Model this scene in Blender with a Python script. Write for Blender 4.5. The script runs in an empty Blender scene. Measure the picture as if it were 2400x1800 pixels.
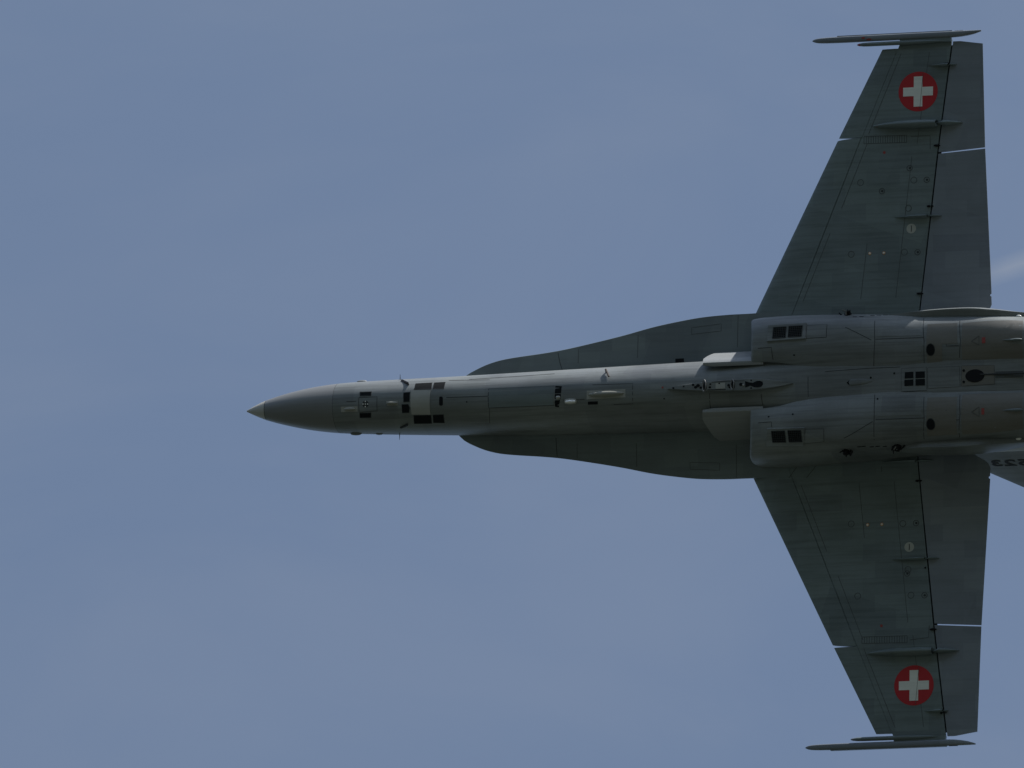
import bpy, bmesh, math, random
from math import sin, cos, tan, radians, pi, sqrt
from mathutils import Vector, Matrix, noise
from mathutils.bvhtree import BVHTree
random.seed(7)
S = bpy.context.scene
COL = S.collection

# ------------------------------------------------------------------ camera
ELEV = radians(56.0)
DIST = 258.0
cam_pos = Vector((0, 0, 1.7))
look = Vector((0, cos(ELEV), sin(ELEV)))
right = Vector((1, 0, 0))
up = Vector((0, -sin(ELEV), cos(ELEV)))
back = -look
cam_d = bpy.data.cameras.new('camera')
cam = bpy.data.objects.new('camera', cam_d)
COL.objects.link(cam)
cam.matrix_world = Matrix((
    (right.x, up.x, back.x, cam_pos.x), (right.y, up.y, back.y, cam_pos.y),
    (right.z, up.z, back.z, cam_pos.z), (0, 0, 0, 1)))
cam_d.sensor_width = 36.0
cam_d.lens = 36.0 * DIST * 146.0 / 2400.0          # long telephoto, 16.4 m of sky at the aircraft
cam_d.clip_start = 0.5
cam_d.clip_end = 20000
S.camera = cam

# ------------------------------------------------------------------ sun, sky, exposure
# low over the spine side, a little behind the wing: grazes the belly, wings shade the nacelles
BODY_SUN = Vector((0.37, 1.0, -0.34)).normalized()
AX = Vector((0.95610159, 0.04206847, 0.29)); AY = Vector((0.01318326, 0.98246436, -0.18598384)); AH = AX.cross(AY)
sun_c = (AX * BODY_SUN.x + AY * BODY_SUN.y + AH * BODY_SUN.z).normalized()
to_sun = (right * sun_c.x + up * sun_c.y + back * sun_c.z).normalized()
SUN_EL = math.asin(to_sun.z)
SUN_AZ = math.atan2(to_sun.x, to_sun.y)
sd = bpy.data.lights.new('sun', 'SUN')
sd.energy = 5.0
sd.angle = radians(0.53)
sd.color = (1.0, 0.965, 0.93)
sun = bpy.data.objects.new('sun', sd)
COL.objects.link(sun)
sun.rotation_euler = to_sun.to_track_quat('Z', 'Y').to_euler()
sun.location = (0, -60, 120)

W = bpy.data.worlds.new('World')
S.world = W
W.use_nodes = True
nt = W.node_tree
nt.nodes.clear()
def N(t, typ, **kw):
    n = t.nodes.new(typ)
    for k, v in kw.items():
        if hasattr(n, k): setattr(n, k, v)
        else: n.inputs[k].default_value = v
    return n
sky = N(nt, 'ShaderNodeTexSky', sky_type='NISHITA', sun_disc=False, sun_elevation=SUN_EL,
        sun_rotation=SUN_AZ, altitude=400.0, air_density=1.0, dust_density=1.2, ozone_density=1.2)
bg = N(nt, 'ShaderNodeBackground', Strength=0.15)
tc = N(nt, 'ShaderNodeTexCoord')
mp = N(nt, 'ShaderNodeMapping')
mp.inputs['Scale'].default_value = (26, 60, 60)
mp.inputs['Rotation'].default_value = (0, 0.25, 0.0)
cn = N(nt, 'ShaderNodeTexNoise', Scale=1.0, Detail=5.0, Roughness=0.55, Distortion=0.4)
cr = N(nt, 'ShaderNodeMapRange')
cr.inputs['From Min'].default_value = 0.30; cr.inputs['From Max'].default_value = 0.75
cr.inputs['To Min'].default_value = 0.085; cr.inputs['To Max'].default_value = 0.14
cr.interpolation_type = 'SMOOTHSTEP'
# thin veil of high cirrus over the blue
mix = N(nt, 'ShaderNodeMixRGB', blend_type='MIX')
mix.inputs['Color2'].default_value = (3.45, 3.5, 3.6, 1)
L = nt.links.new
L(tc.outputs['Generated'], mp.inputs['Vector']); L(mp.outputs['Vector'], cn.inputs['Vector'])
L(cn.outputs['Fac'], cr.inputs['Value'])
# one brighter cirrus streak behind the tail
def wdot(v):
    n = N(nt, 'ShaderNodeVectorMath', operation='DOT_PRODUCT')
    n.inputs[1].default_value = v
    L(tc.outputs['Generated'], n.inputs[0])
    return n.outputs['Value']
def wm(op, a, b, c=None):
    n = N(nt, 'ShaderNodeMath', operation=op)
    for i, q in enumerate((a, b, c)):
        if q is None: continue
        if isinstance(q, (int, float)): n.inputs[i].default_value = q
        else: L(q, n.inputs[i])
    return n.outputs[0]
px = 1.0 / (DIST * 146.0)
sx = wdot(right); sy = wdot(up)                      # small angles about the line of sight
sl = wm('MULTIPLY_ADD', sx, -0.33, sy)               # across the streak
dd = wm('ABSOLUTE', wm('SUBTRACT', sl, (273 - 0.33 * 1165) * px), 0)
wid = wm('MULTIPLY', dd, 1 / (36 * px))
st = wm('SUBTRACT', 1.0, wid); st = wm('MAXIMUM', st, 0.0)
al = wm('MULTIPLY_ADD', sx, 1 / (120 * px), -1040 / 120)     # fades in to the right
al = wm('MINIMUM', wm('MAXIMUM', al, 0.0), 1.0)
al2 = wm('MULTIPLY_ADD', sx, -1 / (500 * px), 1900 / 500)    # and out again
al2 = wm('MINIMUM', wm('MAXIMUM', al2, 0.0), 1.0)
streak = wm('MULTIPLY', wm('MULTIPLY', st, wm('MULTIPLY', al, al2)), 0.17)
fac = wm('ADD', cr.outputs['Result'], streak)
L(sky.outputs['Color'], mix.inputs['Color1']); L(fac, mix.inputs['Fac'])
tint = N(nt, 'ShaderNodeMixRGB', blend_type='MULTIPLY', Fac=1.0)
tint.inputs['Color2'].default_value = (0.985, 0.975, 0.93, 1)
L(mix.outputs['Color'], tint.inputs['Color1'])
out = N(nt, 'ShaderNodeOutputWorld')
L(tint.outputs['Color'], bg.inputs['Color']); L(bg.outputs['Background'], out.inputs['Surface'])

S.view_settings.view_transform = 'Standard'
S.view_settings.look = 'None'
S.view_settings.exposure = 0.06
S.view_settings.gamma = 1.0
S.view_settings.use_curve_mapping = False
S.cycles.max_bounces = 8

# ------------------------------------------------------------------ materials
def mat(name, col, rough=0.5, stain=0.0, stain_col=None, spec=0.4, metal=0.0, streak=0.0, fine=0.0, bump=0.0, panels=0.0):
    m = bpy.data.materials.new(name); m.use_nodes = True
    t = m.node_tree; b = t.nodes['Principled BSDF']
    b.inputs['Roughness'].default_value = rough
    b.inputs['Specular IOR Level'].default_value = spec
    b.inputs['Metallic'].default_value = metal
    c0 = (*col, 1)
    tcn = N(t, 'ShaderNodeTexCoord')
    src = None
    def layer(src, scale, vec_scale, lo, hi, amt, c2, detail=5.0):
        mpp = N(t, 'ShaderNodeMapping'); mpp.inputs['Scale'].default_value = vec_scale
        t.links.new(tcn.outputs['Object'], mpp.inputs['Vector'])
        n = N(t, 'ShaderNodeTexNoise', Scale=scale, Detail=detail, Roughness=0.6)
        t.links.new(mpp.outputs['Vector'], n.inputs['Vector'])
        r = N(t, 'ShaderNodeMapRange'); r.inputs['From Min'].default_value = lo; r.inputs['From Max'].default_value = hi
        r.inputs['To Max'].default_value = amt
        t.links.new(n.outputs['Fac'], r.inputs['Value'])
        mx = N(t, 'ShaderNodeMixRGB', blend_type='MIX')
        if src is None: mx.inputs['Color1'].default_value = c0
        else: t.links.new(src, mx.inputs['Color1'])
        mx.inputs['Color2'].default_value = (*c2, 1)
        t.links.new(r.outputs['Result'], mx.inputs['Fac'])
        return mx.outputs['Color']
    sc = stain_col or tuple(v * 0.45 for v in col)
    if stain: src = layer(src, 1.3, (0.7, 1.3, 1), 0.42, 0.72, stain, sc)
    if streak: src = layer(src, 3.0, (0.25, 6.0, 3.0), 0.45, 0.8, streak, tuple(v * 0.5 for v in sc))
    if fine: src = layer(src, 28.0, (1, 1, 1), 0.4, 0.75, fine, tuple(min(1, v * 0.6) for v in col), 3.0)
    if panels:                                   # sheets painted at different times differ a little in tone
        for sc_, rot, amt in ((0.9, 0.0, panels), (0.35, 0.35, panels * 0.8)):
            mpp = N(t, 'ShaderNodeMapping'); mpp.inputs['Rotation'].default_value = (0, 0, rot)
            t.links.new(tcn.outputs['Object'], mpp.inputs['Vector'])
            bk = N(t, 'ShaderNodeTexBrick', Scale=sc_, offset=0.37)
            bk.inputs['Color1'].default_value = (1 - amt, 1 - amt, 1 - amt, 1); bk.inputs['Color2'].default_value = (1 + amt, 1 + amt, 1 + amt * 0.6, 1)
            bk.inputs['Mortar Size'].default_value = 0.0
            t.links.new(mpp.outputs['Vector'], bk.inputs['Vector'])
            mx = N(t, 'ShaderNodeMixRGB', blend_type='MULTIPLY', Fac=1.0)
            t.links.new(src, mx.inputs['Color1']); t.links.new(bk.outputs['Color'], mx.inputs['Color2']); src = mx.outputs['Color']
    if src is None: b.inputs['Base Color'].default_value = c0
    else: t.links.new(src, b.inputs['Base Color'])
    if bump:
        n = N(t, 'ShaderNodeTexNoise', Scale=2.2, Detail=3.0)
        t.links.new(tcn.outputs['Object'], n.inputs['Vector'])
        bp = N(t, 'ShaderNodeBump', Strength=bump, Distance=0.02)
        t.links.new(n.outputs['Fac'], bp.inputs['Height']); t.links.new(bp.outputs['Normal'], b.inputs['Normal'])
    return m
G = (0.192, 0.210, 0.222)
M = dict(
    paint=mat('grey_paint', G, 0.48, 0.55, (0.108, 0.120, 0.118), 0.35, 0, 0.6, 0.12, 0.12, panels=0.09),
    wing=mat('wing_paint', (0.166, 0.205, 0.220), 0.5, 0.55, (0.108, 0.135, 0.135), 0.35, 0, 0.5, 0.12, 0.1, panels=0.09),
    control=mat('control_surface_paint', (0.198, 0.225, 0.265), 0.5, 0.5, (0.155, 0.174, 0.195), 0.35, 0, 0.2, 0.1, 0.08, panels=0.09),
    strake=mat('strake_paint', (0.158, 0.190, 0.205), 0.5, 0.45, (0.125, 0.142, 0.152), 0.35, 0, 0.25, 0.1, 0.08, panels=0.09),
    splitter=mat('splitter_paint', (0.27, 0.285, 0.29), 0.45, 0.3, (0.2, 0.21, 0.2), 0.4, 0, 0.3, 0.1),
    radome=mat('radome_paint', (0.19, 0.198, 0.202), 0.42, 0.2, (0.15, 0.154, 0.15), 0.4, 0, 0.2, 0.08),
    cone=mat('nose_cap_coating', (0.40, 0.39, 0.35), 0.5, 0.2, (0.3, 0.29, 0.26)),
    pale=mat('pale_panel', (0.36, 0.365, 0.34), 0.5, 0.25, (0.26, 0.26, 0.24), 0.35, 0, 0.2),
    belly=mat('engine_bay_titanium', (0.165, 0.162, 0.148), 0.5, 0.4, (0.13, 0.12, 0.098), 0.35, 0.0, 0.35, 0.15, 0.12),
    dark=mat('recess_dark', (0.012, 0.014, 0.016), 0.8, 0, None, 0.1),
    seam=mat('faint_seam', (0.09, 0.098, 0.10), 0.8, 0, None, 0.1),
    line=mat('panel_gap', (0.055, 0.06, 0.063), 0.8, 0, None, 0.1),
    black=mat('black_rubber', (0.008, 0.008, 0.01), 0.6, 0, None, 0.2),
    steel=mat('bare_steel', (0.20, 0.20, 0.195), 0.45, 0, None, 0.5, 0.5),
    brown=mat('antenna_brown', (0.06, 0.045, 0.035), 0.5, 0, None, 0.4),
    tan=mat('tan_fairing', (0.25, 0.25, 0.215), 0.45, 0.2, (0.2, 0.2, 0.17)),
    red=mat('insignia_red', (0.45, 0.02, 0.028), 0.5, 0.35, (0.34, 0.018, 0.022)),
    white=mat('insignia_white', (0.77, 0.78, 0.72), 0.5, 0.45, (0.58, 0.59, 0.54), 0.35, 0, 0.25),
    lens=mat('clear_lens', (0.85, 0.85, 0.82), 0.12, 0, None, 0.6),
    orange=mat('orange_mark', (0.75, 0.30, 0.08), 0.5),
    circle=mat('pale_marker', (0.40, 0.41, 0.37), 0.5, 0.2, (0.33, 0.33, 0.3)),
    redmark=mat('red_stencil', (0.30, 0.06, 0.055), 0.6),
    serial=mat('serial_black', (0.006, 0.008, 0.009), 0.7),
    glass=mat('canopy_glass', (0.03, 0.035, 0.04), 0.05, 0, None, 0.6),
    nozzle=mat('nozzle_metal', (0.09, 0.085, 0.08), 0.4, 0.4, (0.05, 0.045, 0.04), 0.5, 0.7),
    grass=mat('grass_ground', (0.085, 0.10, 0.045), 0.95, 0, None, 0.1),
)

# ------------------------------------------------------------------ ground (far below the aircraft)
def ground():
    bm = bmesh.new()
    n = 48
    rings = [0, 60, 200, 600, 2000, 6000, 12000]
    prev = None
    for r in rings:
        if r == 0:
            cur = [bm.verts.new((0, 0, 0))]
        else:
            cur = [bm.verts.new((r * cos(2 * pi * i / n), r * sin(2 * pi * i / n), 0)) for i in range(n)]
        if prev:
            for i in range(n):
                j = (i + 1) % n
                if len(prev) == 1: bm.faces.new((prev[0], cur[i], cur[j]))
                else: bm.faces.new((prev[i], cur[i], cur[j], prev[j]))
        prev = cur
    me = bpy.data.meshes.new('ground'); bm.to_mesh(me); bm.free()
    o = bpy.data.objects.new('ground', me); COL.objects.link(o)
    me.materials.append(M['grass'])
    o['kind'] = 'structure'
    t = M['grass'].node_tree; b = t.nodes['Principled BSDF']
    tcn = N(t, 'ShaderNodeTexCoord')
    n1 = N(t, 'ShaderNodeTexNoise', Scale=0.012, Detail=8.0)
    r = N(t, 'ShaderNodeValToRGB')
    r.color_ramp.elements[0].position = 0.35; r.color_ramp.elements[0].color = (0.032, 0.039, 0.031, 1)
    r.color_ramp.elements[1].position = 0.7; r.color_ramp.elements[1].color = (0.062, 0.067, 0.053, 1)
    t.links.new(tcn.outputs['Object'], n1.inputs['Vector']); t.links.new(n1.outputs['Fac'], r.inputs['Fac'])
    t.links.new(r.outputs['Color'], b.inputs['Base Color'])
ground()
def horizon_blocker_hills():  # unseen ridge ring, added to block bright horizon sky from the lower sides
    vs, fs = [], []
    n = 180; rad = [7000, 7800, 8800, 10500]
    for k, r in enumerate(rad):
        for i in range(n):
            a = 2 * pi * i / n
            p = Vector((cos(a) * 3, sin(a) * 3, k * 0.3))
            h = 0 if k == 0 else (650, 1500, 2000)[k - 1] * (0.75 + 0.45 * noise.fractal(p, 1.0, 2.0, 4)) 
            vs.append((r * cos(a), r * sin(a), max(-20 if k == 0 else 100, h)))
    for k in range(len(rad) - 1):
        for i in range(n):
            j = (i + 1) % n
            fs.append((k * n + i, (k + 1) * n + i, (k + 1) * n + j, k * n + j))
    me = bpy.data.meshes.new('horizon_blocker_hills'); me.from_pydata(vs, [], fs)
    me.materials.append(M['grass'])
    o = bpy.data.objects.new('horizon_blocker_hills', me); COL.objects.link(o); o['kind'] = 'structure'
horizon_blocker_hills()

# ------------------------------------------------------------------ the aircraft frame: x aft, y spanwise, z towards the belly (metres)
def to_world(v): return right * v.x + up * v.y + back * v.z
c0, c1, c2 = to_world(AX).normalized(), to_world(AY).normalized(), to_world(AH).normalized()
org = cam_pos + look * DIST + right * (700 / 146) + up * (-22 / 146)
ROOTM = Matrix(((c0.x, c1.x, c2.x, org.x), (c0.y, c1.y, c2.y, org.y), (c0.z, c1.z, c2.z, org.z), (0, 0, 0, 1)))
jet = bpy.data.objects.new('fighter_jet', None)
COL.objects.link(jet)
jet.matrix_world = ROOTM
jet.empty_display_size = 2
jet['label'] = 'grey twin-engine fighter jet banking overhead, red roundels with white crosses under its wings'
jet['category'] = 'fighter jet'

def obj(name, verts, faces, m, parent=jet, smooth=35, label=None, kind=None):
    me = bpy.data.meshes.new(name)
    me.from_pydata([tuple(v) for v in verts], [], faces)
    bm = bmesh.new(); bm.from_mesh(me)
    bmesh.ops.remove_doubles(bm, verts=bm.verts, dist=1e-5)
    bmesh.ops.recalc_face_normals(bm, faces=bm.faces)
    bm.to_mesh(me); bm.free()
    if smooth:
        me.polygons.foreach_set('use_smooth', [True] * len(me.polygons))
        me.set_sharp_from_angle(angle=radians(smooth))
    me.materials.append(M[m] if isinstance(m, str) else m)
    o = bpy.data.objects.new(name, me)
    COL.objects.link(o); o.parent = parent
    if label: o['label'] = label
    if kind: o['kind'] = kind
    return o

def interp(tab, x):
    if x <= tab[0][0]: return list(tab[0][1:])
    for a, b in zip(tab, tab[1:]):
        if x <= b[0]:
            t = (x - a[0]) / (b[0] - a[0])
            return [p + (q - p) * t for p, q in zip(a[1:], b[1:])]
    return list(tab[-1][1:])
def smooth_tab(tab, x):
    """Catmull-Rom through a table, for flowing lofts."""
    if x <= tab[0][0]: return list(tab[0][1:])
    if x >= tab[-1][0]: return list(tab[-1][1:])
    for i in range(len(tab) - 1):
        if x <= tab[i + 1][0]:
            a, b = tab[i], tab[i + 1]
            p = tab[i - 1] if i > 0 else a
            n = tab[i + 2] if i + 2 < len(tab) else b
            h = b[0] - a[0]; t = (x - a[0]) / h
            res = []
            for k in range(1, len(a)):
                m0 = (b[k] - p[k]) / (b[0] - p[0]) * h if b[0] != p[0] else 0
                m1 = (n[k] - a[k]) / (n[0] - a[0]) * h if n[0] != a[0] else 0
                res.append((2*t**3 - 3*t*t + 1) * a[k] + (t**3 - 2*t*t + t) * m0 + (-2*t**3 + 3*t*t) * b[k] + (t**3 - t*t) * m1)
            return res
def loft(name, rings, m, parent=jet, closed=True, cap0=True, cap1=True, smooth=35, **kw):
    n = len(rings[0]); vs = [p for r in rings for p in r]; fs = []
    for i in range(len(rings) - 1):
        for j in range(n if closed else n - 1):
            k = (j + 1) % n
            fs.append((i * n + j, (i + 1) * n + j, (i + 1) * n + k, i * n + k))
    if cap0: fs.append(tuple(range(n)))
    if cap1: fs.append(tuple((len(rings) - 1) * n + j for j in range(n)))
    return obj(name, vs, fs, m, parent, smooth, **kw)

# ------------------------------------------------------------------ fuselage
#  X, half width, widest level, belly level, top level, lower exponent
FUS = [
    (-9.33, 0.012, 0.56, 0.572, 0.548, 2.0),
    (-9.20, 0.075, 0.56, 0.635, 0.485, 2.0),
    (-8.985, 0.165, 0.555, 0.722, 0.39, 2.0),
    (-8.60, 0.272, 0.535, 0.81, 0.26, 2.0),
    (-8.20, 0.352, 0.50, 0.858, 0.13, 2.0),
    (-7.78, 0.402, 0.455, 0.875, 0.02, 2.05),
    (-7.30, 0.425, 0.40, 0.885, -0.10, 2.1),
    (-6.70, 0.445, 0.32, 0.89, -0.25, 2.15),
    (-6.00, 0.463, 0.22, 0.89, -0.38, 2.2),
    (-5.00, 0.492, 0.12, 0.89, -0.48, 2.2),
    (-4.00, 0.518, 0.06, 0.89, -0.52, 2.2),
    (-3.00, 0.537, 0.05, 0.89, -0.55, 2.2),
    (-2.00, 0.552, 0.05, 0.89, -0.55, 2.25),
    (-1.20, 0.565, 0.05, 0.89, -0.55, 2.3),
    (-0.40, 0.60, 0.05, 0.90, -0.55, 2.6),
    (0.40, 0.66, 0.05, 0.915, -0.53, 3.2),
    (1.20, 0.72, 0.05, 0.92, -0.50, 4.0),
    (2.60, 0.74, 0.05, 0.90, -0.45, 4.0),
    (3.60, 0.74, 0.05, 0.84, -0.40, 4.0),
    (5.20, 0.70, 0.02, 0.62, -0.34, 3.5),
    (6.40, 0.55, 0.00, 0.40, -0.28, 3.0),
]
def fus_ring(x, n=40):
    w, c, hb, ht, e = smooth_tab(FUS, x)
    r = []
    for i in range(n):
        a = 2 * pi * i / n
        s, k = sin(a), cos(a)          # k>0 belly
        ee = e if k > 0 else 2.0
        yy = w * math.copysign(abs(s) ** (2 / ee), s)
        hh = c + ((hb - c) if k > 0 else (c - ht)) * math.copysign(abs(k) ** (2 / ee), k)
        r.append(Vector((x, yy, hh)))
    return r
def stations(a, b, n): return [a + (b - a) * i / n for i in range(n + 1)]
XR0, XR1 = -8.985, -7.78
tip_x = [-9.33, -9.325, -9.31, -9.28, -9.24, -9.19, -9.13, -9.06, -8.995]
radome = loft('radome', [fus_ring(x) for x in stations(XR0, XR1 - 0.006, 14)], 'radome')
loft('radome_tip', [fus_ring(x) for x in tip_x], 'cone', radome, label='pale pointed tip of the nose')
fuselage = loft('fuselage', [fus_ring(x) for x in stations(XR1, 6.4, 90)], 'paint')
# dark joint rings (recessed sealant) just inside the skins
def ring_band(name, x, parent, wid=0.012, m='line', inset=0.003):
    rs = []
    for xx in (x - wid, x + wid):
        r = fus_ring(xx, 40); c = sum(r, Vector()) / 40
        rs.append([c + (p - c) * (1 - inset) for p in r])
    return loft(name, rs, m, parent)
ring_band('radome_seal', XR1 - 0.003, radome)
ring_band('tip_seal', XR0 - 0.004, radome, 0.010)

# canopy and spine (upper side)
def canopy():
    rs = []
    tab = [(-6.55, 0.02, -0.27, -0.28), (-6.1, 0.27, -0.3, -0.58), (-5.4, 0.36, -0.38, -0.92), (-4.4, 0.38, -0.42, -1.05),
           (-3.4, 0.36, -0.44, -1.0), (-2.6, 0.30, -0.46, -0.86), (-2.1, 0.22, -0.48, -0.76)]
    for x in stations(-6.55, -2.1, 24):
        w, h0, h1 = smooth_tab(tab, x)
        rs.append([Vector((x, w * cos(pi * i / 16), h0 + (h1 - h0) * sin(pi * i / 16))) for i in range(17)])
    loft('canopy', rs, 'glass')
    rs = []
    tab = [(-2.12, 0.26, -0.80), (-1.0, 0.30, -0.74), (1.0, 0.36, -0.66), (3.5, 0.40, -0.55), (6.0, 0.22, -0.40)]
    for x in stations(-2.12, 6.0, 24):
        w, h1 = smooth_tab(tab, x)
        rs.append([Vector((x, w * cos(pi * i / 16), -0.22 + (h1 + 0.22) * sin(pi * i / 16))) for i in range(17)])
    loft('dorsal_spine', rs, 'paint')
canopy()

# ------------------------------------------------------------------ leading edge extensions
LEXO = [(-5.90, 0.445), (-5.80, 0.535), (-5.65, 0.615), (-5.45, 0.70), (-5.22, 0.762), (-4.95, 0.80), (-4.5, 0.845), (-4.15, 0.89), (-3.65, 0.98),
        (-3.15, 1.08), (-2.65, 1.195), (-2.25, 1.265), (-1.85, 1.318), (-1.4, 1.342), (-0.95, 1.345), (-0.60, 1.362),
        (-0.32, 1.40), (-0.05, 1.44), (0.2, 1.44)]
def make_lex(s):
    xs = stations(-5.90, 0.2, 70)
    rings = []
    for x in xs:
        ye = smooth_tab(LEXO, x)[0]
        y0 = 0.30
        bot, top = [], []
        for k in range(9):
            t = k / 8
            y = y0 + (ye - y0) * t
            th_b = 0.006 + 0.04 * (1 - t) ** 0.8
            th_t = 0.006 + 0.17 * (1 - t) ** 1.2
            if x > -2.2:                       # the edge thickens where it meets the wing
                q = min(1, (x + 2.2) / 1.2); th_b += 0.022 * q * (t > 0.1)
            bot.append(Vector((x, s * y, 0.0 + th_b)))
            top.append(Vector((x, s * y, 0.0 - th_t)))
        edge = [Vector((x, s * (ye + 0.004), 0.0))]
        rings.append(bot + edge + top[::-1])
    return loft('leading_edge_extension', rings, 'strake')
LEX = [make_lex(s) for s in (1, -1)]

# ------------------------------------------------------------------ wings
LE = [(1.0, -1.12), (1.36, -0.945), (4.145, 0.418), (5.60, 1.150)]       # y -> x
TE = [(1.0, 3.0), (1.36, 2.99), (1.50, 2.985), (3.88, 2.865), (5.62, 2.815)]
LH = [(1.0, -0.42), (1.38, -0.28), (4.145, 0.82), (5.66, 1.438)]
TH = [(1.0, 1.79), (1.27, 1.808), (3.87, 2.087), (5.66, 2.315)]
def at(tab, y): return interp(tab, y)[0]
def mid(y): return -0.055 + max(0, y - 1.1) * tan(radians(0.5))
def thick(x, y):
    a, b = at(LE, y), at(TE, y)
    v = min(1, max(0, (x - a) / (b - a))); c = b - a
    tc = 0.052 + (0.038 - 0.052) * min(1, max(0, (y - 1.2) / 4.4))
    h = 5 * (0.2969 * sqrt(v) - 0.126 * v - 0.3516 * v * v + 0.2843 * v ** 3 - 0.1036 * v ** 4)
    return max(0.010, tc * c * h * 2)
def under(x, y, f=1.0): return mid(y) + thick(x, y) * 0.5 * f
def plan_solid(name, f, ny, nx, s, m, parent, scale=1.0, smooth=30, **kw):
    """f(u,v)->(x,y) plan position; closed solid between the two skins."""
    vs, fs = [], []
    def skin(sgn):
        base = len(vs)
        for i in range(ny + 1):
            for j in range(nx + 1):
                x, y = f(i / ny, j / nx)
                vs.append((x, s * y, mid(y) + sgn * thick(x, y) * 0.5 * scale))
        return base
    b, t = skin(1), skin(-1)
    w = nx + 1
    for i in range(ny):
        for j in range(nx):
            q = (i * w + j, (i + 1) * w + j, (i + 1) * w + j + 1, i * w + j + 1)
            fs.append(tuple(b + k for k in q)); fs.append(tuple(t + k for k in q[::-1]))
    rim = [i for i in range(w)] + [i * w + nx for i in range(1, ny + 1)] + [ny * w + j for j in range(nx - 1, -1, -1)] + [i * w for i in range(ny - 1, 0, -1)]
    for a, c in zip(rim, rim[1:] + rim[:1]): fs.append((b + a, b + c, t + c, t + a))
    return obj(name, vs, fs, m, parent, smooth, **kw)
def band(fa, fb, y0, y1, e0=0.0, e1=0.0, p=0.75):
    def f(u, v):
        y = y0 + (y1 - y0) * u
        a, b = fa(y) , fb(y)
        # ends may be cut slightly out of square (e0,e1 widen with chord)
        yy = y + (e0 * (1 - u) + e1 * u) * (v)
        return a + (b - a) * (v ** (1 / p) if p != 1 else v), yy
    return f
WINGS = []
def make_wing(s):
    g = 0.004
    wing = plan_solid('wing', band(lambda y: at(LH, y) + g, lambda y: at(TH, y) - 0.010, 1.0, 5.66, 0, 0.03, 1), 30, 10, s, 'wing', jet)
    # coves: thin lips inside that carry the moving surfaces and close the gaps from above
    plan_solid('hinge_cove', band(lambda y: at(TH, y) - 0.05, lambda y: at(TH, y) + 0.05, 1.0, 5.60, 0, 0, 1), 20, 2, s, 'dark', wing, 0.35)
    plan_solid('leading_edge_cove', band(lambda y: at(LH, y) - 0.04, lambda y: at(LH, y) + 0.05, 1.0, 5.55, 0, 0, 1), 20, 2, s, 'wing', wing, 0.8)
    le = lambda y: at(LE, y); lh = lambda y: at(LH, y) - g
    th = lambda y: at(TH, y) + 0.010; te = lambda y: at(TE, y)
    plan_solid('leading_edge_flap', band(le, lh, 1.10, 4.114, 0, 0.034, 0.6), 18, 8, s, 'wing', wing)
    plan_solid('leading_edge_flap', band(le, lh, 4.160, 5.585, -0.006, 0.0, 0.6), 10, 8, s, 'wing', wing)
    # trailing edge flap, its inboard corner rounded off behind the fuselage side
    fin_te = [(1.02, 2.70), (1.10, 2.72), (1.15, 2.80), (1.20, 2.89), (1.26, 2.955), (1.33, 2.988), (1.46, 2.983), (1.475, 2.962), (1.495, 2.962), (1.51, 2.985), (3.88, 2.865)]
    ys = [1.02, 1.10, 1.15, 1.20, 1.26, 1.33, 1.40, 1.46, 1.475, 1.495, 1.51] + stations(1.6, 3.862, 22)
    def flap(u, v):
        y = ys[round(u * (len(ys) - 1))]
        b = interp(fin_te, y)[0]; a = th(y)
        q = max(0, (y - 1.6) / 2.26)
        return a + (b - a) * v, y + q * (0.020 * v - 0.034 * (1 - v))
    plan_solid('trailing_edge_flap', flap, len(ys) - 1, 8, s, 'control', wing)
    def ail(u, v):
        y0 = 3.902 - 0.048 * (1 - v); y1 = 5.66 - 0.10 * max(0, v - 0.25) / 0.75 * 0.55
        y = y0 + (y1 - y0) * u
        a, b = th(y), te(y)
        return a + (b - a) * v, y
    plan_solid('aileron', ail, 14, 8, s, 'control', wing)
    WINGS.append(wing)
    return wing
make_wing(1); make_wing(-1)

# ------------------------------------------------------------------ splitter plates and engine nacelles
def make_splitter(s):
    prof = [(0.375, 0.868), (0.405, 0.868), (0.44, 0.835), (0.50, 0.72), (0.57, 0.56), (0.635, 0.38), (0.69, 0.2), (0.73, 0.02)]
    rings = []
    for x in stations(0, 1, 16):
        pts = []
        for (y, h) in prof:
            q = (0.868 - h) / 0.85
            x0 = -1.60 + 0.10 * max(0, 1 - abs(q - 0.0) / 0.12) * 0.5 + 0.07 * q + 0.05 * max(0, (q - 0.8)) / 0.2
            pts.append(Vector((x0 + (-0.55 - x0) * x, s * y, h - 0.012 * x)))
        inner = [p + Vector((0.0, -s * (0.012 + 0.035 * min(1, x * 4)), -0.012)) for p in pts]
        inner = [Vector((p.x, s * max(0.34, abs(p.y)), p.z)) for p in inner]
        rings.append(pts + inner[::-1])
    return loft('splitter_plate', rings, 'splitter', smooth=40)
SPL = [make_splitter(s) for s in (1, -1)]

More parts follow.
